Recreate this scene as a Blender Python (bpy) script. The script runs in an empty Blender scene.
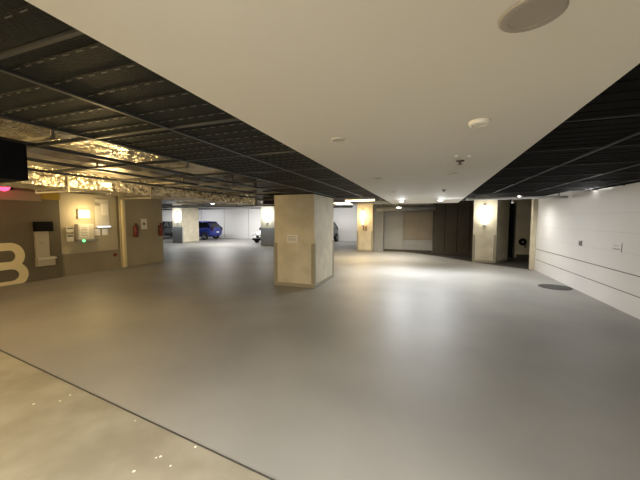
import bpy, bmesh, math, random
from mathutils import Vector, Matrix
random.seed(7)
S = bpy.context.scene
C = S.collection
PI = math.pi

# ------------------------------------------------------------------ materials
def mat(name, col, rough=.6, metal=0., noise=None, col2=None, bump=0., bscale=20., spec=.5, dist=.02, detail=4):
    m = bpy.data.materials.new(name); m.use_nodes = True
    nt = m.node_tree; n = nt.nodes; l = nt.links
    p = n['Principled BSDF']
    p.inputs['Base Color'].default_value = (*col, 1)
    p.inputs['Roughness'].default_value = rough
    p.inputs['Metallic'].default_value = metal
    p.inputs['Specular IOR Level'].default_value = spec
    tc = n.new('ShaderNodeTexCoord')
    if noise:
        nz = n.new('ShaderNodeTexNoise'); nz.inputs['Scale'].default_value = noise; nz.inputs['Detail'].default_value = detail
        l.new(tc.outputs['Object'], nz.inputs['Vector'])
        r = n.new('ShaderNodeValToRGB'); r.color_ramp.elements[0].position = .35; r.color_ramp.elements[1].position = .68
        r.color_ramp.elements[0].color = (*col, 1); r.color_ramp.elements[1].color = (*(col2 or col), 1)
        l.new(nz.outputs['Fac'], r.inputs['Fac']); l.new(r.outputs['Color'], p.inputs['Base Color'])
    if bump:
        nb = n.new('ShaderNodeTexNoise'); nb.inputs['Scale'].default_value = bscale; nb.inputs['Detail'].default_value = 3
        l.new(tc.outputs['Object'], nb.inputs['Vector'])
        b = n.new('ShaderNodeBump'); b.inputs['Strength'].default_value = bump; b.inputs['Distance'].default_value = dist
        l.new(nb.outputs['Fac'], b.inputs['Height']); l.new(b.outputs['Normal'], p.inputs['Normal'])
    return m

def emis(name, col, s):
    m = bpy.data.materials.new(name); m.use_nodes = True
    p = m.node_tree.nodes['Principled BSDF']
    p.inputs['Base Color'].default_value = (*col, 1)
    p.inputs['Emission Color'].default_value = (*col, 1); p.inputs['Emission Strength'].default_value = s
    return m

def concrete_slab():
    m = mat('bare_concrete', (.25, .228, .172), .7, noise=2.6, col2=(.345, .32, .25), bump=.2, bscale=60, dist=.004)
    nt = m.node_tree; n = nt.nodes; l = nt.links; p = n['Principled BSDF']
    src = p.inputs['Base Color'].links[0].from_socket
    v = n.new('ShaderNodeTexVoronoi'); v.inputs['Scale'].default_value = 11; v.inputs['Randomness'].default_value = 1
    tc = n.new('ShaderNodeTexCoord'); l.new(tc.outputs['Object'], v.inputs['Vector'])
    lt = n.new('ShaderNodeMath'); lt.operation = 'LESS_THAN'; lt.inputs[1].default_value = .11
    l.new(v.outputs['Distance'], lt.inputs[0])
    nz = n.new('ShaderNodeTexNoise'); nz.inputs['Scale'].default_value = 1.3; l.new(tc.outputs['Object'], nz.inputs['Vector'])
    gt = n.new('ShaderNodeMath'); gt.operation = 'GREATER_THAN'; gt.inputs[1].default_value = .56
    l.new(nz.outputs['Fac'], gt.inputs[0])
    mu = n.new('ShaderNodeMath'); mu.operation = 'MULTIPLY'; l.new(lt.outputs[0], mu.inputs[0]); l.new(gt.outputs[0], mu.inputs[1])
    mx = n.new('ShaderNodeMix'); mx.data_type = 'RGBA'
    l.new(mu.outputs[0], mx.inputs['Factor']); l.new(src, mx.inputs['A']); mx.inputs['B'].default_value = (.85, .82, .72, 1)
    l.new(mx.outputs['Result'], p.inputs['Base Color'])
    return m

M = dict(
    floor=mat('grey_floor_paint', (.25, .247, .233), .50, noise=.7, col2=(.31, .305, .285), bump=.12, bscale=7, dist=.01),
    slab=concrete_slab(),
    joint=mat('joint_sealant', (.06, .055, .045), .8),
    floor_dark=mat('dark_floor', (.035, .033, .03), .6, noise=3, col2=(.06, .055, .05)),
    strip=mat('off_white_plasterboard', (.76, .735, .68), .7, noise=.6, col2=(.79, .765, .71)),
    mesh=mat('black_ceiling_panel', (.010, .012, .0125), .6, spec=.2, noise=5, col2=(.013, .0155, .016), bump=.3, bscale=90),
    meshr=mat('black_ceiling_panel_right', (.004, .004, .004), .9, noise=5, col2=(.007, .007, .007), spec=.08),
    slot=mat('panel_glint_metal', (.16, .16, .155), .35, .6),  # pale dashes painted in as glints of light on the panel ribs
    tbar=mat('ceiling_bar', (.085, .087, .085), .4, .5),
    tbard=mat('dark_ceiling_bar', (.022, .022, .022), .6, .1, spec=.2),
    soffit=mat('dark_concrete_ceiling', (.10, .095, .085), .8, noise=2, col2=(.15, .14, .13)),
    foil=mat('crinkled_foil', (.66, .60, .46), .24, .75, noise=3, col2=(.95, .87, .68), bump=1., bscale=9, dist=.12),
    tape=mat('dull_tape', (.30, .27, .21), .6, .3),
    foild=mat('dull_foil', (.34, .32, .28), .42, .7, noise=2, col2=(.48, .45, .40), bump=.9, bscale=6, dist=.06),
    duct=mat('grey_duct', (.16, .16, .155), .5, .3),
    pipe=mat('pale_grey_pipe', (.50, .50, .49), .4),
    olive=mat('olive_brown_wall_paint', (.115, .098, .062), .6, noise=1.5, col2=(.135, .115, .075)),
    cream=mat('cream_wall_paint', (.42, .375, .27), .6, noise=1.2, col2=(.47, .42, .31)),
    dado=mat('tan_lower_wall', (.27, .235, .16), .6, noise=1.5, col2=(.30, .26, .18)),
    tan=mat('taupe_wall_paint', (.36, .32, .22), .6, noise=1.5, col2=(.40, .355, .25)),
    header=mat('beige_header', (.26, .225, .15), .6),
    yellow=mat('yellow_paint', (.34, .24, .02), .5),
    post=mat('pale_yellow_post', (.75, .66, .40), .5),
    white=mat('white_wall_paint', (.84, .84, .83), .6, noise=.8, col2=(.87, .87, .86)),
    rwall=mat('pale_grey_wall_panel', (.66, .65, .645), .55, noise=1.0, col2=(.70, .69, .685), bump=.05, bscale=30),
    groove=mat('panel_groove', (.13, .125, .115), .8),
    conc=mat('fair_faced_concrete', (.54, .49, .365), .65, noise=3.2, col2=(.66, .60, .46), bump=.35, bscale=18, dist=.01),
    guard=mat('grey_corner_guard', (.33, .30, .22), .6),
    wrap=mat('grey_rubber_wrap', (.30, .31, .31), .6),
    gwall=mat('blue_grey_wall', (.27, .275, .27), .6, noise=1, col2=(.31, .315, .31)),
    brown=mat('brown_board', (.23, .20, .155), .6, noise=2, col2=(.26, .23, .18)),
    dark=mat('dark_brown_wall', (.045, .037, .024), .6, noise=2, col2=(.06, .05, .033)),
    black=mat('black_plastic', (.006, .006, .007), .8, spec=.15),
    blackm=mat('black_metal', (.02, .02, .022), .35, .5),
    paper=mat('white_paper', (.80, .78, .72), .6),
    ink=mat('printed_text', (.10, .10, .10), .7),
    machine=mat('pale_grey_enamel', (.42, .38, .29), .5),
    box=mat('grey_white_enamel', (.62, .60, .53), .4),
    red=mat('red_enamel', (.16, .024, .016), .5),
    steel=mat('cast_iron_cover', (.05, .048, .045), .6, .3),
    trim=mat('lamp_trim_white', (.80, .77, .69), .4),
    disc=mat('greyish_cover', (.56, .53, .47), .6),
    discd=mat('brownish_grey_cover', (.36, .325, .28), .6),
    darktrim=mat('dark_fitting', (.14, .10, .08), .4, .4),
    blue=mat('blue_car_paint', (.035, .055, .33), .25, .2),
    silver=mat('white_car_paint', (.75, .76, .76), .25),
    greyp=mat('charcoal_car_paint', (.035, .045, .05), .22, .3),
    glass=mat('dark_car_glass', (.012, .014, .018), .08),
    tyre=mat('tyre_rubber', (.015, .015, .015), .8),
    rim=mat('alloy_rim', (.5, .5, .5), .3, .9),
    lens=mat('headlamp_lens', (.85, .87, .88), .1),
    tail=mat('red_tail_lens', (.06, .004, .004), .2),
    lamp_w=emis('cool_lamp_tube', (.93, .97, 1.), 7),
    lamp_y=emis('warm_lamp_tube', (1., .74, .38), 6),
    lamp_n=emis('neutral_lamp_tube', (1., .96, .86), 7),
    down=emis('downlight_lens', (1., .96, .86), 6),
    sign=emis('lit_yellow_panel', (1., .84, .45), 1.6),
    redl=emis('red_signal_lens', (1., .05, .13), 1.6),
    green=emis('green_indicator', (.12, 1., .2), 1.2),
    batten=emis('fill_diffuser', (1., .93, .8), 5),
)

# ------------------------------------------------------------------ mesh helpers (world coordinates)
def box(bm, x0, x1, y0, y1, z0, z1, bev=0):
    r = bmesh.ops.create_cube(bm, size=1)
    for v in r['verts']:
        v.co = Vector((x0 + (v.co.x + .5) * (x1 - x0), y0 + (v.co.y + .5) * (y1 - y0), z0 + (v.co.z + .5) * (z1 - z0)))
    if bev:
        es = list({e for v in r['verts'] for e in v.link_edges})
        bmesh.ops.bevel(bm, geom=es, offset=bev, segments=2, affect='EDGES', profile=.6)
    return bm
def B(*a, **k): return box(bmesh.new(), *a, **k)

def tube(bm, pts, r, n=10, closed=False):
    pts = [Vector(p) for p in pts]; rings = []
    N = len(pts)
    for i, p in enumerate(pts):
        if closed: d = pts[(i + 1) % N] - pts[i - 1]
        else: d = pts[min(i + 1, N - 1)] - pts[max(i - 1, 0)]
        d.normalize()
        u = d.orthogonal() if i == 0 else (u - d * u.dot(d))
        u.normalize(); w = d.cross(u)
        rings.append([bm.verts.new(p + (u * math.cos(2 * PI * k / n) + w * math.sin(2 * PI * k / n)) * r) for k in range(n)])
    for i in range(N if closed else N - 1):
        a, b = rings[i], rings[(i + 1) % N]
        for k in range(n): bm.faces.new((a[k], a[(k + 1) % n], b[(k + 1) % n], b[k]))
    if not closed:
        bm.faces.new(rings[0][::-1]); bm.faces.new(rings[-1])
    return bm

def lathe(bm, prof, loc, n=28, axis='z'):
    """prof: list of (r, h) revolved about an axis through loc"""
    loc = Vector(loc); rings = []
    def P(r, h, a):
        x, y = r * math.cos(a), r * math.sin(a)
        return loc + (Vector((x, y, h)) if axis == 'z' else Vector((x, h, y)) if axis == 'y' else Vector((h, x, y)))
    for r, h in prof:
        if r < 1e-6: rings.append([bm.verts.new(P(0, h, 0))])
        else: rings.append([bm.verts.new(P(r, h, 2 * PI * k / n)) for k in range(n)])
    for a, b in zip(rings, rings[1:]):
        for k in range(n):
            k2 = (k + 1) % n
            if len(a) == 1 and len(b) == 1: continue
            if len(a) == 1: bm.faces.new((a[0], b[k2], b[k]))
            elif len(b) == 1: bm.faces.new((a[k], a[k2], b[0]))
            else: bm.faces.new((a[k], a[k2], b[k2], b[k]))
    return bm

def prism(bm, poly, z0, z1):
    lo = [bm.verts.new((x, y, z0)) for x, y in poly]; hi = [bm.verts.new((x, y, z1)) for x, y in poly]
    bm.faces.new(lo[::-1]); bm.faces.new(hi); n = len(poly)
    for k in range(n): bm.faces.new((lo[k], lo[(k + 1) % n], hi[(k + 1) % n], hi[k]))
    return bm

WL = {}
def obj(name, bm, m, parent=None, smooth=False):
    bmesh.ops.recalc_face_normals(bm, faces=bm.faces)
    me = bpy.data.meshes.new(name)
    if parent is None:
        xs = [v.co for v in bm.verts]
        L = Vector(((min(c.x for c in xs) + max(c.x for c in xs)) / 2, (min(c.y for c in xs) + max(c.y for c in xs)) / 2, min(c.z for c in xs)))
    else: L = WL[parent]
    for v in bm.verts: v.co -= L
    bm.to_mesh(me); bm.free(); me.materials.append(M[m] if isinstance(m, str) else m)
    if smooth:
        for p in me.polygons: p.use_smooth = True
    o = bpy.data.objects.new(name, me); C.objects.link(o)
    if parent is None: o.location = L; WL[o] = L
    else: o.parent = parent; WL[o] = L
    return o

def tag(o, label, cat, group=None):
    o['label'] = label; o['category'] = cat
    if group: o['group'] = group
    return o
def thing(name, loc, label, cat, group=None):
    o = bpy.data.objects.new(name, None); C.objects.link(o); o.location = loc; o.empty_display_size = .2; WL[o] = Vector(loc)
    return tag(o, label, cat, group)
def struct(name, bm, m, parent=None, label=None):
    o = obj(name, bm, m, parent)
    if parent is None: o['kind'] = 'structure'
    if label: o['label'] = label
    return o
def copy_tree(o, parent=None):
    c = o.copy(); C.objects.link(c)
    if parent: c.parent = parent
    for ch in [x for x in C.objects if x.parent == o]: copy_tree(ch, c)
    return c
def light(kind, loc, e, col, size=.3, rot=None, parent=None, sizey=None, spot=None, blend=.6):
    d = bpy.data.lights.new('lamp_glow', kind); d.energy = e; d.color = col
    if kind == 'AREA':
        d.size = size
        if sizey: d.shape = 'RECTANGLE'; d.size_y = sizey
    else: d.shadow_soft_size = size
    if kind == 'SPOT': d.spot_size = spot; d.spot_blend = blend
    o = bpy.data.objects.new('lamp_glow', d); C.objects.link(o)
    o.location = loc
    if rot: o.rotation_euler = rot
    return o

# ------------------------------------------------------------------ setting: floors
def jl(x): return 1.46 - .1229 * x                     # the joint between painted floor and bare slab
bm = prism(bmesh.new(), [(-27, jl(-27)), (6, jl(6)), (6, 10.2), (3.1, 11.3), (1.75, 12.55), (.6, 14), (-1.2, 15.75), (-1.2, 22.2), (-27, 22.2)], -.12, 0)
struct('floor', bm, 'floor')
w = .026
struct('trim_1', prism(bmesh.new(), [(-27, jl(-27) - w), (6, jl(6) - w), (6, jl(6)), (-27, jl(-27))], -.12, -.012), 'joint')
struct('floor', prism(bmesh.new(), [(-27, -9), (6, -9), (6, jl(6) - w), (-27, jl(-27) - w)], -.12, 0), 'slab')
struct('floor', prism(bmesh.new(), [(6, 10.2), (6, 16), (-1.2, 16), (-1.2, 15.75), (.6, 14), (1.75, 12.55), (3.1, 11.3)], -.12, 0), 'floor_dark')  # darker floor area beyond the bent edge
struct('ceiling', B(-27, 6, -9, 22.2, 2.75, 2.9), 'soffit')

# ------------------------------------------------------------------ setting: walls
# left
wl = struct('wall_left', B(-10.1, -9.65, -9, 5.42, 0, 2.75), 'olive')
wc = struct('wall_left', B(-10.1, -9.75, 5.42, 7.2, 0, 2.75), 'dado')
struct('cream_panelling', B(-9.75, -9.715, 5.46, 7.1, .62, 2.38, bev=.006), 'cream', wc)
struct('wall_left', B(-10.1, -9.66, 7.34, 8.86, 0, 2.75), 'tan')
struct('wall_left', B(-10.1, -9.69, 7.2, 7.34, 0, 2.75), 'cream')
po = struct('trim_2', B(-9.69, -9.6, 7.22, 7.32, 0, 2.28, bev=.012), 'post')
struct('trim_3', B(-9.65, -9.6, -4, 5.0, 2.09, 2.33), 'header')
struct('trim_4', B(-9.65, -9.59, 5.0, 5.42, 2.15, 2.33), 'yellow')
struct('wall_garage_side', B(-27, -10.1, 8.66, 8.86, 0, 2.75), 'white')
struct('wall_far_left', B(-27.2, -27, 8.4, 22.2, 0, 2.75), 'white')
wb = struct('wall_back', B(-27.2, -1.5, 22.2, 22.4, 0, 2.75), 'white')
bm = bmesh.new()
for x in (-24.5, -22, -19.5, -17, -14.5, -12, -9.5, -7, -4.5): box(bm, x - .012, x + .012, 22.185, 22.2, 0, 2.7)
struct('panel_joint', bm, 'wrap', wb)
# right wall with horizontal panel joints
wr = struct('wall_right', B(3.24, 3.6, -9, 11.3, 0, 2.75), 'rwall')
bm = bmesh.new()
for z, h in ((.35, .012), (.685, .014)): box(bm, 3.234, 3.2405, -8.9, 11.2, z - h / 2, z + h / 2)
struct('panel_joint', bm, 'groove', wr)
bm = bmesh.new()
for z in (1.03, 1.38, 1.73): box(bm, 3.237, 3.2405, -8.9, 11.2, z - .003, z + .003)
struct('panel_joint', bm, 'disc', wr)
struct('trim_5', B(3.13, 3.6, 11.3, 11.5, 0, 2.3, bev=.015), 'conc')
# back right walls
wp = struct('wall_back_right', B(-2.6, .22, 15.75, 15.95, 0, 2.75), 'gwall')
struct('wall_panel', B(-1.13, .2, 15.70, 15.75, .62, 2.02, bev=.008), 'brown', wp)
struct('wall_panel', B(-2.45, -1.17, 15.71, 15.75, .1, 2.02, bev=.008), 'gwall', wp)
struct('baseboard_back', B(-2.45, .2, 15.67, 15.70, 0, .1), 'dark')
wd = struct('wall_recess', B(.22, 3.42, 15.35, 15.95, 0, 2.75), 'dark')
bm = bmesh.new()
for x in (.75, 1.28, 1.81): box(bm, x - .01, x + .01, 15.34, 15.35, .1, 2.6)
struct('panel_joint', bm, 'black', wd)
struct('wall_alcove', B(3.5, 6.2, 14.8, 15.35, 0, 2.75), 'conc')
struct('baseboard_alcove', B(3.55, 6, 14.76, 14.8, 0, .14), 'dark')
struct('wall_alcove_side', B(6, 6.2, -9, 14.8, 0, 2.75), 'conc')
struct('door_1', B(3.18, 3.42, 14.78, 15.35, 0, 2.3), 'black')

# ------------------------------------------------------------------ setting: lowered white ceiling strip and the black panel ceilings
ws = struct('ceiling', prism(bmesh.new(), [(-.95, -4.5), (.62, -4.5), (.965, 11.6), (-1.28, 11.6)], 2.2, 2.42), 'strip')
def panel_ceiling(xs, ys, skip, m, glints, bars=None):
    tiles = bmesh.new(); sl = bmesh.new(); grid = bmesh.new()
    for x0, x1 in zip(xs, xs[1:]):
        for y0, y1 in zip(ys, ys[1:]):
            if skip(x0, y0): continue
            box(tiles, x0 + .012, x1 - .012, y0 + .012, y1 - .012, 2.215, 2.24)
            k = y0 + .075
            while k < y1 - .03:
                box(tiles, x0 + .02, x1 - .02, k - .008, k + .008, 2.2115, 2.215)
                if glints and y0 < 3.5:
                    q = x0 + .05
                    while q < x1 - .06:
                        box(sl, q, q + .035, k - .0018, k + .0018, 2.207, 2.2095); q += .075
                k += .14
    for x in xs[1:] if xs[0] < 0 else xs[1:]: pass
    for x in bars: box(grid, x - .012, x + .012, ys[0], ys[-1], 2.2025, 2.235)
    for y in ys: box(grid, xs[0], xs[-1], y - .008, y + .008, 2.204, 2.232)
    o = struct('ceiling', tiles, m)
    obj('ceiling_grid', grid, 'tbar' if glints else 'tbard', o)
    if glints: obj('glints', sl, 'slot', o)['kind'] = 'stuff'
ysl = [-4.5 + .9 * k for k in range(14)]
ysl = [-4.68 + .895 * k for k in range(15)]     # bars fall at about .69, 1.58, 2.48 ...
panel_ceiling([-4.62, -3.85, -3.09, -2.38, -1.64, -.9], ysl, lambda x, y: (x < -3.0 and .6 < y < 4.3) or (x < -3.8 and y > .6) or (-3.2 < x < -3.0 and 1.3 < y < 3.0), 'mesh', True, [-4.62, -3.85, -3.09, -2.38, -1.64])
panel_ceiling([.6, 1.37, 2.16, 2.96, 3.23], [-4.0 + .9 * k for k in range(14)][:14], lambda x, y: y > 7.2, 'meshr', False, [1.37, 2.16, 2.96])
struct('ceiling', B(.97, 3.235, 7.9, 11.9, 2.31, 2.74), 'meshr')

# ------------------------------------------------------------------ columns
def guard_bm(x, y, sx, sy, h=1.05, t=.012, wd_=.075):
    """an angle strip wrapped on one corner; sx, sy point out of the column"""
    bm = bmesh.new()
    xa, xb = sorted((x + sx * t, x - sx * wd_)); box(bm, xa, xb, *sorted((y, y + sy * t)), .1, h)
    ya, yb = sorted((y, y - sy * wd_)); box(bm, *sorted((x, x + sx * t)), ya, yb, .1, h)
    return bm
def column(x0, x1, y0, y1, label, wrap=False, top=2.74):
    t = thing('concrete_column', ((x0 + x1) / 2, (y0 + y1) / 2, 0), label, 'column')
    obj('shaft', B(x0, x1, y0, y1, .0, top, bev=.012), 'conc', t)
    obj('plinth', B(x0 - .012, x1 + .012, y0 - .012, y1 + .012, 0, .085), 'guard', t)
    if wrap: obj('rubber_wrap', B(x0 - .012, x1 + .012, y0 - .02, y0 + .06, .086, 1.12), 'wrap', t)
    else:
        for sx, x in ((-1, x0), (1, x1)):
            obj('corner_guard', guard_bm(x, y0, sx, -1), 'guard', t)
            obj('corner_guard', guard_bm(x, y1, sx, 1), 'guard', t)
    return t
column(-3.52, -2.48, 6.5, 8.0, 'large square concrete column in the middle with a small paper notice on it', top=2.2)
column(-16.75, -15.9, 16.2, 17.8, 'far concrete column beside the blue car, grey wrap on its lower half', True)
column(-9.65, -8.7, 16.1, 17.0, 'far concrete column just left of the large middle column, in front of the white car', True)
column(-3.42, -2.62, 15.1, 15.72, 'concrete column under the warm ceiling lamp, joined to the back wall')
struct('wall_pier', B(-2.62, -2.14, 15.45, 15.75, 0, 2.74), 'gwall')
t = thing('concrete_column', (2.2, 13.2, 0), 'concrete column with a bright white lamp before the dark recess, near the right wall', 'column')
P4 = [(1.61, 12.66), (2.38, 12.62), (3.0, 13.7), (1.78, 13.85)]
obj('shaft', prism(bmesh.new(), P4, 0, 2.74), 'conc', t)
obj('plinth', prism(bmesh.new(), [(x + (x - 2.2) * .012, y + (y - 13.2) * .012) for x, y in P4], 0, .085), 'guard', t)
obj('corner_guard', prism(bmesh.new(), [(2.30, 12.624), (2.305, 12.61), (2.39, 12.607), (2.435, 12.68), (2.425, 12.70), (2.38, 12.62)], .1, 1.05), 'guard', t)
obj('corner_guard', prism(bmesh.new(), [(1.60, 12.65), (1.69, 12.645), (1.69, 12.656), (1.61, 12.66)], .1, 1.05), 'guard', t)

# notice on the middle column
t = thing('paper_notice', (-3.035, 6.49, 1.06), 'small white paper notice on the front of the large middle column', 'notice')
obj('sheet', B(-3.18, -2.89, 6.488, 6.498, 1.06, 1.25), 'paper', t)
bm = bmesh.new()
for k in range(4): box(bm, -3.155, -2.92 - .03 * (k % 2), 6.485, 6.488, 1.10 + k * .033, 1.107 + k * .033)
obj('printed_lines', bm, 'ink', t)

# ------------------------------------------------------------------ lamps on columns (vertical tubes)
def column_lamp(x, y, z0, z1, m, label, e, col, nrm=(0, -1)):
    t = thing('wall_lamp', (x, y, z0 - .05), label, 'lamp', None)
    nx, ny = nrm
    def bb(a0, a1, d0, d1, za, zb, bev=0):
        if ny: return B(x + a0, x + a1, *sorted((y + ny * d0, y + ny * d1)), za, zb, bev=bev)
        return B(*sorted((x + nx * d0, x + nx * d1)), y + a0, y + a1, za, zb, bev=bev)
    obj('backplate', bb(-.05, .05, .002, .03, z0 - .05, z1 + .05, .006), 'trim', t)
    obj('end_cap', bb(-.04, .04, .03, .1, z0 - .05, z0 - .005, .006), 'trim', t)
    obj('end_cap', bb(-.04, .04, .03, .1, z1 + .005, z1 + .05, .006), 'trim', t)
    c = Vector((x + nx * .065, y + ny * .065, 0))
    obj('tube', tube(bmesh.new(), [(c.x, c.y, z0 - .004), (c.x, c.y, z1 + .004)], .024, 12), m, t, True)
    if e:
        g = light('POINT', (x + nx * .42, y + ny * .34, (z0 + z1) / 2 + .12), e, col, .12)
    return t
column_lamp(-16.3, 16.2, 1.45, 2.1, 'lamp_w', 'cool white vertical tube lamp on the far column beside the blue car', 14, (.93, .97, 1))
column_lamp(-9.2, 16.1, 1.5, 2.1, 'lamp_w', 'cool white vertical tube lamp on the far column left of the middle column', 14, (.93, .97, 1))
column_lamp(-3.12, 15.1, 1.4, 2.05, 'lamp_y', 'warm glowing vertical tube lamp on the column beside the back wall', 10, (1, .72, .38))
column_lamp(1.98, 12.66, 1.45, 2.1, 'lamp_n', 'bright white vertical tube lamp on the column near the right wall', 8, (1, .96, .86))

# red switches under the warm lamp on that column
t = thing('wall_switch', (-3.02, 15.09, 1.05), 'small red twin switch plate under the warm tube lamp', 'switch')
obj('plate', B(-3.12, -2.9, 15.07, 15.098, 1.05, 1.32, bev=.004), 'machine', t)
for x in (-3.09, -2.98): obj('button', B(x, x + .05, 15.05, 15.07, 1.08, 1.29, bev=.006), 'red', t)

# ------------------------------------------------------------------ fittings on the white strip
def round_fit(x, y, r, m, h, label, name='ceiling_speaker', cat='ceiling fitting', lens=None, group=None):
    t = thing(name, (x, y, 2.2 - h), label, cat, group)
    obj('rim', lathe(bmesh.new(), [(r * .78, 0), (r, -h * .25), (r, -h * .0), (r * .96, h * -.02)][:0] + [(r * .7, -h), (r * .9, -h), (r, -h * .55), (r, 0), (r * .7, 0), (r * .7, -h)], (x, y, 2.199)), m, t, True)
    obj('cover', lathe(bmesh.new(), [(0, -h * .75), (r * .7, -h * .75), (r * .7, -h * .5), (0, -h * .5)], (x, y, 2.199)), lens or m, t)
    return t
round_fit(.27, 1.07, .085, 'discd', .006, 'large flat greyish round cover on the white ceiling, nearest the camera', 'ceiling_speaker')
round_fit(.28, 2.09, .062, 'trim', .022, 'raised cream round smoke detector on the white ceiling, nearer right', 'smoke_detector', 'smoke detector')
round_fit(-.64, 2.18, .052, 'disc', .010, 'small flat beige round cover on the left of the white ceiling', 'ceiling_cover')
round_fit(-.69, 4.37, .05, 'disc', .010, 'pale round cover on the white ceiling beyond the beige one', 'ceiling_cover')
round_fit(-.72, 6.65, .05, 'disc', .010, 'faint round cover on the white ceiling, just before the left downlight', 'ceiling_cover')
round_fit(.27, 4.23, .07, 'disc', .008, 'faint round cover on the white ceiling behind the dark sprinkler', 'ceiling_cover')
def sprinkler(x, y, label, r=.042):
    t = thing('sprinkler', (x, y, 2.155), label, 'sprinkler')
    obj('flange', lathe(bmesh.new(), [(r, 0), (r * .9, -.012), (r * .35, -.018), (r * .35, 0)], (x, y, 2.2)), 'darktrim', t, True)
    obj('stem', tube(bmesh.new(), [(x, y, 2.19), (x, y, 2.165)], .012, 8), 'darktrim', t)
    obj('deflector', lathe(bmesh.new(), [(0, 0), (r * .6, 0), (r * .6, .005), (0, .005)], (x, y, 2.16)), 'darktrim', t)
sprinkler(.29, 3.38, 'dark sprinkler head on the white ceiling with two tiny white sensors beside it')
sprinkler(.28, 6.48, 'smaller looking dark sprinkler head farther along the white ceiling, before the downlights', .045)
for x, y, s in ((.235, 3.12, 'left'), (.345, 3.16, 'right')):
    tag(obj('ceiling_sensor', lathe(bmesh.new(), [(0, -.012), (.013, -.012), (.016, 0), (0, 0)], (x, y, 2.2), 12), 'paper'), 'tiny white sensor on the ceiling, %s of the pair beside the dark sprinkler' % s, 'sensor', 'tiny white ceiling sensors')
for x, y, s in ((-.8, 9.8, 'left'), (.33, 9.7, 'right')):
    t = thing('downlight', (x, y, 2.185), 'lit round downlight near the far end of the white ceiling, %s of the two' % s, 'lamp', 'lit downlights in the white ceiling')
    obj('rim', lathe(bmesh.new(), [(.075, 0), (.11, 0), (.115, -.012), (.075, -.015)], (x, y, 2.199)), 'trim', t, True)
    obj('lens', lathe(bmesh.new(), [(0, -.03), (.04, -.027), (.074, -.012), (.074, 0), (0, 0)], (x, y, 2.199)), 'down', t, True)
    light('SPOT', (x, y, 2.15), 165 if x < 0 else 140, (.97, .99, 1), .1, (-.5, -.4 if x > 0 else 0, 0), spot=math.radians(150), blend=1)

t = thing('downlight', (2.5, 10.3, 2.27), 'small bright lamp under the dark ceiling box beside the bright column near the right wall', 'lamp')
obj('rim', lathe(bmesh.new(), [(.05, 0), (.07, 0), (.075, -.012), (.05, -.015)], (2.5, 10.3, 2.309)), 'trim', t, True)
obj('lens', lathe(bmesh.new(), [(0, -.03), (.03, -.027), (.05, -.012), (.05, 0), (0, 0)], (2.5, 10.3, 2.309)), 'down', t, True)
light('SPOT', (2.5, 10.3, 2.26), 42, (1, .97, .92), .12, (0, 0, 0), spot=math.radians(160), blend=1)
# lamp beyond the strip and warm batten above the warm column
t = thing('downlight', (-1.2, 13.3, 2.1), 'lit round lamp hanging just beyond the white ceiling', 'lamp')
obj('housing', lathe(bmesh.new(), [(.05, .55), (.05, .1), (.12, .06), (.12, .02), (.1, .02)], (-1.2, 13.3, 2.12)), 'duct', t, True)
obj('lens', lathe(bmesh.new(), [(0, -.02), (.08, 0), (.1, .02), (.1, .03), (0, .03)], (-1.2, 13.3, 2.12)), 'down', t, True)
light('SPOT', (-1.2, 13.3, 2.07), 120, (1, .96, .88), .08, (0, 0, 0), spot=math.radians(150), blend=1)

def batten(x0, x1, y, z, m, label, group=None, e=0, col=(1, 1, 1), wdt=.14):
    t = thing('batten_lamp', ((x0 + x1) / 2, y, z), label, 'lamp', group)
    obj('housing', B(x0, x1, y - wdt / 2, y + wdt / 2, z + .03, z + .09, bev=.008), 'trim', t)
    obj('diffuser', B(x0 + .03, x1 - .03, y - wdt * .38, y + wdt * .38, z, z + .03, bev=.008), m, t)
    n = max(2, int((x1 - x0) / .8))
    for k in (0.15, .85):
        xx = x0 + (x1 - x0) * k
        obj('hanger', tube(bmesh.new(), [(xx, y, z + .09), (xx, y, 2.75)], .008, 6), 'blackm', t)
    if e: light('AREA', ((x0 + x1) / 2, y, z - .03), e, col, x1 - x0, (.3 if y > 19 else 0, 0, 0), sizey=wdt)
    return t
M['bat_y'] = emis('warm_batten_diffuser', (1, .78, .45), 5)
M['bat_w'] = emis('cool_batten_diffuser', (.95, .98, 1), 4)
batten(-3.2, -2.0, 11.9, 2.36, 'bat_y', 'warm batten lamp under the pipes, seen over the column beside the back wall', None, 40, (1, .78, .48), .2)
batten(-4.4, -3.55, 14.2, 2.4, 'bat_y', 'short warm lamp left of the warm batten lamp', None, 0)
batten(-2.3, -1.35, 13.6, 2.36, 'bat_y', 'thin warm lamp right of the warm batten lamp', None, 0)
G = 'added cool batten lamps over the far bays'
batten(-13.6, -12.0, 16.4, 2.655, 'bat_w', 'added cool white batten lamp over the far lane between the two far columns', G, 75, (1, .97, .93))  # lamp added to light the side of the far column
for x0, e, lb in ((-23.5, 20, 'over the dark car at far left'), (-19.2, 20, 'over the blue car'), (-14.2, 26, 'along the white back wall right of the blue car'), (-10.6, 18, 'over the white car'), (-6.6, 20, 'behind the middle column, nearest the warm lit column')):
    batten(x0, x0 + 1.8, 19.9, 2.655, 'bat_w', 'added cool white batten lamp ' + lb, G, e, (1, .97, .93))  # lamps added to brighten the back wall and parked cars

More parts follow.
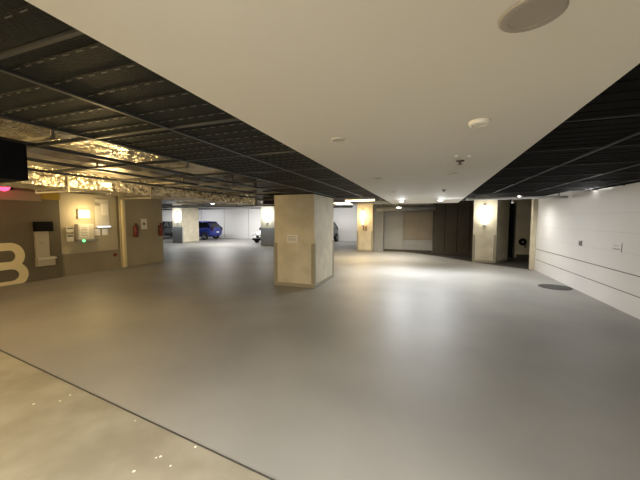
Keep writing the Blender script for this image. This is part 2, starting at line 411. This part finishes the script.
# ------------------------------------------------------------------ ducts and pipes
def duct(x0, x1, y0, y1, z0, z1, m, label, flange=True):
    """a wavy foil wrapped box with tape bands"""
    t = thing('foil_duct', ((x0 + x1) / 2, (y0 + y1) / 2, z0), label, 'duct')
    bm = bmesh.new(); n = max(4, int((y1 - y0) / .22)); rings = []
    for i in range(n + 1):
        y = y0 + (y1 - y0) * i / n
        sag = .035 * random.random() + .02 * math.sin(i * 1.7)
        ring = []
        for fx, fz in ((0, 0), (.25, 0), (.5, 0), (.75, 0), (1, 0), (1, .5), (1, 1), (.5, 1), (0, 1), (0, .5)):
            edge = (fx in (0, 1) and fz in (0, 1))
            jx = random.uniform(-.012, .012); jz = (-(sag) if fz == 0 and not edge else 0) + random.uniform(-.012, .012)
            ring.append(bm.verts.new((x0 + (x1 - x0) * fx + jx, y, z0 + .03 + (z1 - z0 - .03) * fz + jz)))
        rings.append(ring)
    k = len(rings[0])
    for a, b in zip(rings, rings[1:]):
        for j in range(k): bm.faces.new((a[j], a[(j + 1) % k], b[(j + 1) % k], b[j]))
    bm.faces.new(rings[0][::-1]); bm.faces.new(rings[-1])
    obj('foil_wrap', bm, m, t)
    y = y0 + 1.1
    while y < y1 - .3:
        bm = bmesh.new()
        for a in ((x0 - .02, x1 + .02, z0 - .045, z0 - .02),):
            box(bm, a[0], a[1], y - .012, y + .012, a[2], a[3])
        box(bm, x0 - .03, x0 - .015, y - .012, y + .012, z0 - .045, z1)
        box(bm, x1 + .015, x1 + .03, y - .012, y + .012, z0 - .045, z1)
        obj('tape_band', bm, 'tape', t)
        y += 1.45
    if flange:
        obj('end_flange', B(x0 - .03, x1 + .03, y1, y1 + .03, z0 - .01, z1 + .03, bev=.005), 'duct', t)
    return t
duct(-5.95, -5.2, .5, 8.4, 2.07, 2.5, 'foil', 'long gold lit foil duct hanging lowest, ending just left of the middle column')
duct(-3.65, -2.9, .5, 3.9, 2.30, 2.56, 'foil', 'foil duct above the ceiling bars, ending short of the middle column')
duct(-5.0, -4.1, .2, 6.6, 2.30, 2.62, 'foild', 'dull crinkled foil duct right of the long gold one, above the ceiling bars')
duct(-9.2, -7.1, .8, 8.0, 2.45, 2.70, 'foil', 'wide foil duct along the top of the olive brown wall')
t = thing('cross_duct', (-1.2, 14.3, 1.98), 'dark grey round-ended duct crossing before the grey back wall', 'duct')
obj('casing', tube(bmesh.new(), [(-2.3, 14.4, 2.13), (.3, 14.4, 2.13)], .14, 16), 'duct', t, True)
for x in (-2.0, -.9, .1): obj('strap', tube(bmesh.new(), [(x, 14.4, 2.745), (x, 14.4, 2.26)], .012, 6), 'blackm', t)
def pipe(pts, r, m, label, brk=(), top=2.748):
    t = thing('service_pipe', pts[0], label, 'pipe')
    obj('run', tube(bmesh.new(), pts, r, 10), m, t, True)
    for p in brk:
        obj('bracket', tube(bmesh.new(), [(p[0], p[1], top), (p[0], p[1], p[2] + r * .9)], .01, 6), 'blackm', t)
    return t
pipe([(-24, 14.6, 2.46), (-4.6, 14.6, 2.46)], .05, 'pipe', 'pale grey pipe crossing the far bays under the ceiling, nearest of three', [(-20, 14.6, 2.46), (-14, 14.6, 2.46), (-7, 14.6, 2.46)])
pipe([(-24, 15.3, 2.42), (-4.6, 15.3, 2.42)], .04, 'duct', 'dark thin pipe crossing the far bays, middle of three', [(-21, 15.3, 2.42), (-13, 15.3, 2.42)])
pipe([(-24, 18.9, 2.46), (-4.6, 18.9, 2.46)], .07, 'pipe', 'thick pale pipe crossing over the parked cars, farthest of three', [(-22, 18.9, 2.46), (-13, 18.9, 2.46), (-8, 18.9, 2.46)])
pipe([(.95, 8.95, 2.16), (3.18, 8.95, 2.16)], .032, 'pipe', 'white conduit crossing between the white ceiling and the right wall', [(1.2, 8.95, 2.16), (2.2, 8.95, 2.16), (3.0, 8.95, 2.16)], 2.308)
pipe([(-3.2, 12.9, 2.33), (-.9, 12.9, 2.33)], .04, 'pipe', 'pale pipe behind the warm batten lamp', [(-2.9, 12.9, 2.33), (-1.4, 12.9, 2.33)])
pipe([(-6.2, 9.2, 2.3), (-1.15, 9.2, 2.3)], .03, 'duct', 'dark thin pipe crossing behind the top of the middle column', [(-5, 9.2, 2.3), (-2, 9.2, 2.3)])
pipe([(1.0, 12.2, 2.34), (3.5, 12.2, 2.34)], .03, 'pipe', 'thin conduit with small caps crossing before the bright right column', [(1.4, 12.2, 2.34), (3.0, 12.2, 2.34)])
# dark air box over the gap left of the middle column
t = thing('air_box', (-5.3, 9.6, 2.2), 'dark boxy duct hanging between the gold duct and the middle column', 'duct')
obj('casing', B(-5.6, -4.4, 9.6, 10.3, 2.2, 2.62, bev=.01), 'duct', t)
obj('flange', B(-5.64, -4.36, 9.57, 9.6, 2.16, 2.66, bev=.005), 'blackm', t)
# ceiling lamp glinting over the right wall
t = thing('batten_lamp', (3.05, 7.5, 2.2), 'small bright lamp tucked between the right wall and black ceiling', 'lamp')
obj('housing', B(3.10, 3.235, 7.15, 7.95, 2.25, 2.30, bev=.005), 'trim', t)
obj('diffuser', B(3.12, 3.225, 7.2, 7.9, 2.22, 2.25, bev=.005), emis('faint_diffuser', (1, .98, .92), 1.0), t)

light('AREA', (3.06, 7.55, 2.19), 9, (1, .985, .96), .75, (0, math.radians(78), 0), sizey=.1)
# ------------------------------------------------------------------ black hanging sign box and red signal
t = thing('hanging_sign_box', (-3.2, 1.4, 1.9), 'large black sign box hanging from the black ceiling, cut by the left edge', 'sign')
obj('casing', B(-3.9, -2.86, .9, 1.42, 1.895, 2.17, bev=.01), 'black', t)
obj('rear_cover', B(-3.86, -2.9, .88, .9, 1.92, 2.15, bev=.004), 'black', t)
for x in (-3.6, -3.15): obj('hanger', tube(bmesh.new(), [(x, 1.2, 2.17), (x, 1.2, 2.198)], .015, 8), 'blackm', t)
t = thing('signal_lamp', (-9.6, 4.22, 2.2), 'glowing red signal lamp high on the olive brown wall', 'lamp')
obj('housing', B(-9.64, -9.5, 4.05, 4.4, 2.335, 2.47, bev=.01), 'black', t)
obj('lens', lathe(bmesh.new(), [(0, .07), (.07, .05), (.12, 0), (.12, -.02), (0, -.02)], (-9.49, 4.22, 2.405), axis='x'), 'redl', t, True)
light('POINT', (-9.2, 4.22, 2.40), 1.2, (1, .05, .12), .05)

# ------------------------------------------------------------------ things on the left wall
# painted numeral, flat bars swept along two arcs, 1.05 m tall
def numeral(yc, z0, H, Wd, st):
    bm = bmesh.new()
    def arc(cy, cz, ry, rz, a0, a1, n=18): return [(cy + ry * math.cos(math.radians(a0 + (a1 - a0) * k / n)), cz + rz * math.sin(math.radians(a0 + (a1 - a0) * k / n))) for k in range(n + 1)]
    mid = .48
    up = [(yc - .35 + .05 * k, .945) for k in range(7)] + arc(yc, (mid + .945) / 2, .20, (.945 - mid) / 2, 90, -90) + [(yc - .05 - .05 * k, mid) for k in range(4)]
    lo = [(yc - .2 + .05 * k, mid) for k in range(4)] + arc(yc, (mid + .0) / 2, .25, mid / 2, 90, -90) + [(yc - .05 - .05 * k, 0.0) for k in range(7)]
    for xo, path in ((0, up), (.002, lo)):
        prev = None
        for i, p in enumerate(path):
            q0 = path[max(i - 1, 0)]; q1 = path[min(i + 1, len(path) - 1)]
            d = Vector((q1[0] - q0[0], q1[1] - q0[1])).normalized(); nn = Vector((-d.y, d.x)) * st / 2
            vs = [bm.verts.new((x, p[0] + s * nn.x, max(.004, p[1] + s * nn.y))) for x in (-9.649 + xo, -9.645 + xo) for s in (1, -1)]
            if prev:
                for a_, b_ in ((0, 1), (1, 3), (3, 2), (2, 0)): bm.faces.new((prev[a_], prev[b_], vs[b_], vs[a_]))
            prev = vs
    return bm
o = tag(obj('painted_numeral', numeral(4.31, .01, 1.06, .90, .19), 'post'), 'huge pale rounded numeral painted on the olive brown wall, cut by the left edge', 'painted number')
# ticket pillar
t = thing('ticket_machine', (-9.58, 4.97, 0), 'narrow pale machine with a black top on the olive brown wall beside the numeral', 'machine')
obj('body', B(-9.65, -9.58, 4.81, 5.11, .62, 1.3, bev=.01), 'machine', t)
obj('display_head', B(-9.65, -9.52, 4.80, 5.19, 1.3, 1.56, bev=.012), 'black', t)
obj('lower_tray', B(-9.65, -9.53, 4.80, 5.2, .38, .62, bev=.012), 'machine', t)
bm = bmesh.new()
box(bm, -9.58, -9.575, 4.87, 4.97, .98, 1.02)
obj('slot', bm, 'guard', t)
obj('tray_lip', B(-9.53, -9.50, 4.82, 5.22, .56, .60, bev=.004), 'box', t)
WX = -9.715
# lit yellow panel
t = thing('lit_panel', (WX, 6.07, 1.66), 'small square glowing yellow panel on the cream wall', 'lamp')
obj('frame', B(WX, WX + .05, 5.9, 6.24, 1.64, 1.92, bev=.008), 'machine', t)
obj('face', B(WX + .05, WX + .058, 5.93, 6.21, 1.67, 1.89), 'sign', t)
light('POINT', (WX + .35, 6.07, 1.80), 9, (1, .74, .36), .12)
# control box below
t = thing('control_box', (WX, 6.05, .96), 'pale grey control box with papers and a green indicator under the lit panel', 'control box')
obj('cabinet', B(WX, WX + .14, 5.83, 6.28, 1.03, 1.48, bev=.01), 'box', t)
obj('shelf', B(WX, WX + .2, 5.80, 6.36, .96, 1.03, bev=.008), 'wrap', t)
obj('notice', B(WX + .14, WX + .145, 5.87, 6.12, 1.10, 1.44), 'paper', t)
bm = bmesh.new()
for k in range(6): box(bm, WX + .145, WX + .147, 5.90, 6.09 - .03 * (k % 2), 1.14 + k * .045, 1.15 + k * .045)
obj('printed_lines', bm, 'ink', t)
obj('indicator', lathe(bmesh.new(), [(0, .03), (.03, .02), (.04, 0), (0, 0)], (WX + .2, 5.93, .99), 14, 'x'), 'green', t, True)
# small reader box left of it
for z0, z1, s in ((1.24, 1.40, 'upper'), (.98, 1.18, 'lower')):
    t = thing('card_reader', (WX, 5.66, z0), 'small %s card reader box left of the control box' % s, 'card reader', 'card readers by the control box')
    obj('case', B(WX, WX + .06, 5.57, 5.76, z0, z1, bev=.008), 'box', t)
    obj('dark_face', B(WX + .06, WX + .064, 5.59, 5.74, z1 - .06, z1 - .015), 'ink', t)
# notice board
t = thing('notice_board', (WX, 6.62, 1.28), 'tall white notice board right of the lit yellow panel', 'notice board')
obj('board', B(WX, WX + .015, 6.42, 6.84, 1.42, 2.25, bev=.004), 'box', t)
obj('header_plate', B(WX + .015, WX + .02, 6.40, 6.56, 2.04, 2.14), 'guard', t)
obj('sheet', B(WX + .015, WX + .02, 6.60, 6.80, 1.75, 2.10), 'paper', t)
t = thing('strip_lamp', (WX, 6.62, 1.40), 'short bright strip lamp below the notice board', 'lamp')
obj('housing', B(WX, WX + .06, 6.40, 6.86, 1.37, 1.41, bev=.006), 'box', t)
obj('tube', tube(bmesh.new(), [(WX + .075, 6.43, 1.39), (WX + .075, 6.82, 1.39)], .014, 8), emis('bright_strip', (.9, .95, 1), 1.2), t, True)
for y in (6.36, 6.60): tag(obj('wall_leaflet', B(WX, WX + .012, y, y + .17, 1.12, 1.32), 'paper'), 'white leaflet under the strip lamp, %s of the pair' % ('left' if y < 6.5 else 'right'), 'leaflet', 'leaflets under the strip lamp')
tag(obj('wall_socket', B(-9.75, -9.72, 6.95, 7.05, .40, .50, bev=.005), 'red'), 'small reddish socket low on the tan wall beside the yellow post', 'socket')
# red extinguisher cabinet pieces on the taupe wall
def extinguisher(y, label, xw=-9.66, z=1.0):
    t = thing('fire_extinguisher', (xw + .08, y, z), label, 'fire extinguisher')
    obj('cylinder', lathe(bmesh.new(), [(0, 0), (.065, 0), (.075, .02), (.075, .33), (.06, .38), (.025, .41), (.025, .44), (0, .44)], (xw + .085, y, z), 18), 'red', t, True)
    obj('valve', B(xw + .06, xw + .12, y - .03, y + .03, z + .44, z + .48, bev=.006), 'blackm', t)
    obj('hose', tube(bmesh.new(), [(xw + .1, y + .03, z + .45), (xw + .13, y + .085, z + .4), (xw + .12, y + .09, z + .15)], .01, 8), 'black', t, True)
    obj('bracket', B(xw, xw + .02, y - .04, y + .04, z + .1, z + .4), 'steel', t)
extinguisher(7.66, 'red fire extinguisher on the taupe wall just right of the yellow post')
extinguisher(8.70, 'red fire extinguisher at the far end of the taupe wall')
t = thing('wall_notice', (-9.66, 8.05, 1.27), 'white notice with a dark symbol between the two red extinguishers', 'notice')
obj('sheet', B(-9.66, -9.65, 7.94, 8.17, 1.27, 1.64), 'paper', t)
obj('symbol', lathe(bmesh.new(), [(0, .002), (.05, .002), (.05, 0), (0, 0)], (-9.65, 8.05, 1.46), 16, 'x'), 'ink', t)

# ------------------------------------------------------------------ right wall and floor bits
t = thing('wall_outlet', (3.24, 8.31, 1.03), 'tiny grey outlet on the pale right wall', 'outlet')
obj('plate', B(3.215, 3.24, 8.26, 8.36, 1.02, 1.14, bev=.004), 'wrap', t)
obj('socket_face', B(3.21, 3.215, 8.28, 8.34, 1.05, 1.10), 'ink', t)
t = thing('wall_label', (3.24, 6.93, 1.05), 'faint pale label with two printed lines on the right wall', 'label')
obj('sheet', B(3.23, 3.236, 6.79, 7.07, 1.03, 1.19), 'rwall', t)
bm = bmesh.new()
box(bm, 3.227, 3.23, 6.82, 7.04, 1.065, 1.085); box(bm, 3.227, 3.23, 6.86, 7.02, 1.13, 1.14)
obj('printed_lines', bm, 'wrap', t)
t = thing('drain_cover', (2.86, 8.55, 0), 'dark round drain cover in the floor beside the pale right wall', 'drain cover')
obj('frame', lathe(bmesh.new(), [(.27, 0), (.33, 0), (.33, .006), (.27, .006), (.27, 0)], (2.88, 8.55, 0), 36), 'steel', t)
obj('lid', lathe(bmesh.new(), [(0, 0), (.27, 0), (.27, .008), (0, .008)], (2.88, 8.55, 0), 36), 'steel', t)
t = thing('coiled_hose', (3.76, 14.75, .5), 'small black coiled hose hanging on the dim wall at the right', 'hose')
bm = bmesh.new()
for r, d in ((.12, 0), (.07, .03), (.10, .05)):
    tube(bm, [(3.76 + r * math.cos(a * PI / 10), 14.74 - d, .68 + r * math.sin(a * PI / 10)) for a in range(20)], .032, 8, True)
obj('coil', bm, 'black', t, True)
obj('hook', B(3.74, 3.78, 14.66, 14.8, .80, .84, bev=.004), 'blackm', t)
obj('nozzle', lathe(bmesh.new(), [(0, 0), (.02, 0), (.03, .14), (0, .14)], (3.85, 14.72, .42), 12), 'blackm', t, True)

# ------------------------------------------------------------------ cars (front faces -Y before rotation)
def loft(secs):
    bm = bmesh.new(); rings = [[bm.verts.new(p) for p in s] for s in secs]; k = len(rings[0])
    for a, b in zip(rings, rings[1:]):
        for j in range(k): bm.faces.new((a[j], a[(j + 1) % k], b[(j + 1) % k], b[j]))
    bm.faces.new(rings[0][::-1]); bm.faces.new(rings[-1])
    return bm
def car(name, loc, rz, paint, label, L=4.0, W=1.72, Ht=1.48, nose=.85):
    t = thing(name, (0, 0, 0), label, 'car')
    h = W / 2
    def low(y, zb, zt, w, crown=.05): return [(-w * .86, y, zb), (-w, y, zb + .16), (-w, y, zt - .14), (-w * .93, y, zt), (0, y, zt + crown), (w * .93, y, zt), (w, y, zt - .14), (w, y, zb + .16), (w * .86, y, zb)]
    f = -L / 2
    secs = [low(f, .28, .66, h * .70, .02), low(f + .12, .2, .74, h * .88), low(f + .5, .18, .84, h * .98), low(f + nose + .15, .18, .96, h), low(0, .18, .97, h), low(L * .3, .18, 1.0, h), low(L / 2 - .35, .2, 1.02, h * .97), low(L / 2 - .06, .26, .98, h * .9), low(L / 2, .32, .88, h * .82, .0)]
    o = obj('body', loft(secs), paint, t, True)
    md = o.modifiers.new('soften', 'SUBSURF'); md.levels = 1; md.render_levels = 1
    def cab(y, zb, zt, wb, wt): return [(-wb, y, zb), (-wt, y, zt - .06), (-wt * .85, y, zt), (0, y, zt + .025), (wt * .85, y, zt), (wt, y, zt - .06), (wb, y, zb)]
    y0 = f + nose
    def slopes(yb, yt, zt): return yb
    # glasshouse
    bm = bmesh.new()
    yb0, yt0, yt1, yb1 = y0, y0 + .75, L / 2 - .55, L / 2 - .12
    pb = [(-h * .93, yb0 + .1, .92), (h * .93, yb0 + .1, .92), (h * .9, yb1, .98), (-h * .9, yb1, .98)]
    pm = [(-h * .76, yt0, Ht - .05), (h * .76, yt0, Ht - .05), (h * .72, yt1, Ht - .07), (-h * .72, yt1, Ht - .07)]
    vb = [bm.verts.new(p) for p in pb]; vm = [bm.verts.new(p) for p in pm]
    bm.faces.new(vb[::-1]); bm.faces.new(vm)
    for k in range(4): bm.faces.new((vb[k], vb[(k + 1) % 4], vm[(k + 1) % 4], vm[k]))
    bmesh.ops.bevel(bm, geom=list(bm.edges), offset=.035, segments=2, affect='EDGES')
    obj('windows', bm, 'glass', t)
    # roof
    bm = loft([[(-h * .78, y, Ht - .075), (-h * .74, y, Ht - .02), (0, y, Ht + dz), (h * .74, y, Ht - .02), (h * .78, y, Ht - .075)] for y, dz in ((yt0 - .04, -.02), (yt0 + .3, .015), (0.6, .02), (yt1 - .1, 0), (yt1 + .08, -.03))])
    obj('roof', bm, paint, t, True)
    # pillars
    for sx in (-1, 1):
        for a, b in ((pb[0], pm[0]), ((-h * .925, .18, .93), (-h * .755, .2, Ht - .05)), (pb[3], pm[3])):
            obj('pillar', tube(bmesh.new(), [(a[0] * -sx, a[1], a[2]), (b[0] * -sx, b[1], b[2])], .035, 8), paint, t)
        obj('mirror', B(*sorted((sx * h * .97, sx * (h + .17))), y0 + .32, y0 + .42, .95, 1.08, bev=.02), paint, t)
        obj('headlight', B(*sorted((sx * h * .50, sx * h * .86)), f - .0, f + .16, .60, .74, bev=.03), 'lens', t)
        obj('tail_light', B(*sorted((sx * h * .66, sx * h * .88)), L / 2 - .12, L / 2 + .01, .72, .98, bev=.02), 'tail', t)
        obj('door_handle', B(*sorted((sx * h, sx * (h + .025))), .0, .16, .84, .87), paint, t)
        for y in (f + .75, L / 2 - .68):
            wh = obj('wheel', lathe(bmesh.new(), [(.19, -.1), (.28, -.1), (.31, -.06), (.31, .06), (.28, .1), (.19, .1), (.19, -.1)], (sx * (h - .06), y, .31), 26, 'x'), 'tyre', t, True)
            bm = lathe(bmesh.new(), [(0, sx * .09), (.05, sx * .095), (.06, sx * .07)], (sx * (h - .06), y, .31), 20, 'x')
            lathe(bm, [(.175, sx * .07), (.195, sx * .1), (.195, 0), (.175, 0)], (sx * (h - .06), y, .31), 20, 'x')
            for k in range(5):
                a = 2 * PI * k / 5
                tube(bm, [(sx * (h + .01), y, .31), (sx * (h + .015), y + .18 * math.cos(a), .31 + .18 * math.sin(a))], .018, 6)
            obj('rim', bm, 'rim', wh)
    obj('grille', B(-h * .45, h * .45, f - .012, f + .06, .40, .56, bev=.01), 'black', t)
    obj('number_plate', B(-.17, .17, f - .03, f - .012, .44, .54), 'paper', t)
    obj('rear_plate', B(-.17, .17, L / 2, L / 2 + .02, .56, .66), 'paper', t)
    obj('bumper', B(-h * .8, h * .8, f - .02, f + .12, .22, .36, bev=.03), 'black', t)
    t.location = loc; t.rotation_euler = (0, 0, rz)
    return t
car('hatchback_car', (-18.35, 20.3, 0), -PI / 2 + .12, 'blue', 'blue hatchback parked along the white back wall, half behind a column', L=3.9, Ht=1.5)
car('parked_car', (-21.9, 19.8, 0), .35, 'greyp', 'dark charcoal car parked at far left, half behind the taupe wall end')
car('parked_car', (-10.6, 19.7, 0), 0, 'silver', 'white car parked behind the far column, only its front corner showing')
car('parked_car', (-7.2, 20.0, 0), 0, 'greyp', 'dark car parked behind the large middle column, a sliver showing right of it')

# ------------------------------------------------------------------ lamps around and behind the camera, several added as fill light
G2 = 'added fill batten lamps behind the camera'
def fill_batten(x0, x1, y, z, label, e, col, wdt=.3):  # lamps added out of view as fill light
    t = thing('batten_lamp', ((x0 + x1) / 2, y, z), label, 'lamp', G2)
    obj('housing', B(x0, x1, y - wdt / 2, y + wdt / 2, z + .02, z + .07, bev=.008), 'trim', t)
    obj('diffuser', B(x0 + .03, x1 - .03, y - wdt * .4, y + wdt * .4, z, z + .02), 'batten', t)
    for k in (.15, .85):
        xx = x0 + (x1 - x0) * k
        obj('hanger', tube(bmesh.new(), [(xx, y, z + .07), (xx, y, 2.21)], .008, 6), 'blackm', t)
    light('AREA', ((x0 + x1) / 2, y, z - .02), e, col, x1 - x0, (0, 0, 0), sizey=wdt)
for x, y, e, s_ in ((-.55, -.2, 185, 'left'), (.45, -.35, 18, 'right')):
    t = thing('downlight', (x, y, 2.185), 'lit round downlight above the camera, %s of the two' % s_, 'lamp')
    obj('rim', lathe(bmesh.new(), [(.075, 0), (.11, 0), (.115, -.012), (.075, -.015)], (x, y, 2.199)), 'trim', t, True)
    obj('lens', lathe(bmesh.new(), [(0, -.03), (.04, -.027), (.074, -.012), (.074, 0), (0, 0)], (x, y, 2.199)), 'down', t, True)
    light('SPOT', (x, y, 2.15), e, (1, .97, .92), .07, (.5, 0, 0), spot=math.radians(150), blend=1)
fill_batten(1.2, 2.9, -1.6, 2.0, 'added fill batten lamp behind the camera on the right', 8, (1, .95, .86))
fill_batten(-4.4, -2.2, -1.2, 2.0, 'added fill batten lamp behind the camera on the left', 30, (1, .86, .6))
for x, y, e, lb in ((-4.2, -.6, 80, 'added as fill behind the camera at the left'), (-6.8, 2.2, 19, 'added as fill near the olive brown wall'), (-4.7, 3.3, 15, 'glinting among the ceiling bars before the cream wall')):
    t = thing('bulkhead_lamp', (x, y, 2.1), 'small warm round lamp ' + lb, 'lamp')
    obj('base', lathe(bmesh.new(), [(0, 0), (.07, 0), (.07, -.03), (0, -.03)], (x, y, 2.19), 20), 'trim', t, True)
    obj('globe', lathe(bmesh.new(), [(0, -.05), (.035, -.04), (.05, -.015), (.05, 0), (0, 0)], (x, y, 2.16), 20), 'lamp_y', t, True)
    light('POINT', (x, y, 1.98), e, (1, .70, .30), .12)  # first two are unseen lamps added to warm the column, floor and wall

# ------------------------------------------------------------------ world, camera, view
W = bpy.data.worlds.new('garage_air'); S.world = W; W.use_nodes = True
W.node_tree.nodes['Background'].inputs[0].default_value = (1, .93, .82, 1)
W.node_tree.nodes['Background'].inputs[1].default_value = .2
cam = bpy.data.cameras.new('camera'); co = bpy.data.objects.new('camera', cam); C.objects.link(co)
cam.sensor_width = 36; cam.lens = 16.875; cam.clip_start = .05; cam.clip_end = 100
co.location = (0, 0, 1.6)
co.rotation_euler = (math.radians(90 - 3.814), 0, math.radians(19.8))
S.camera = co
S.view_settings.view_transform = 'Standard'; S.view_settings.look = 'None'
S.view_settings.exposure = 1.45; S.view_settings.gamma = 1
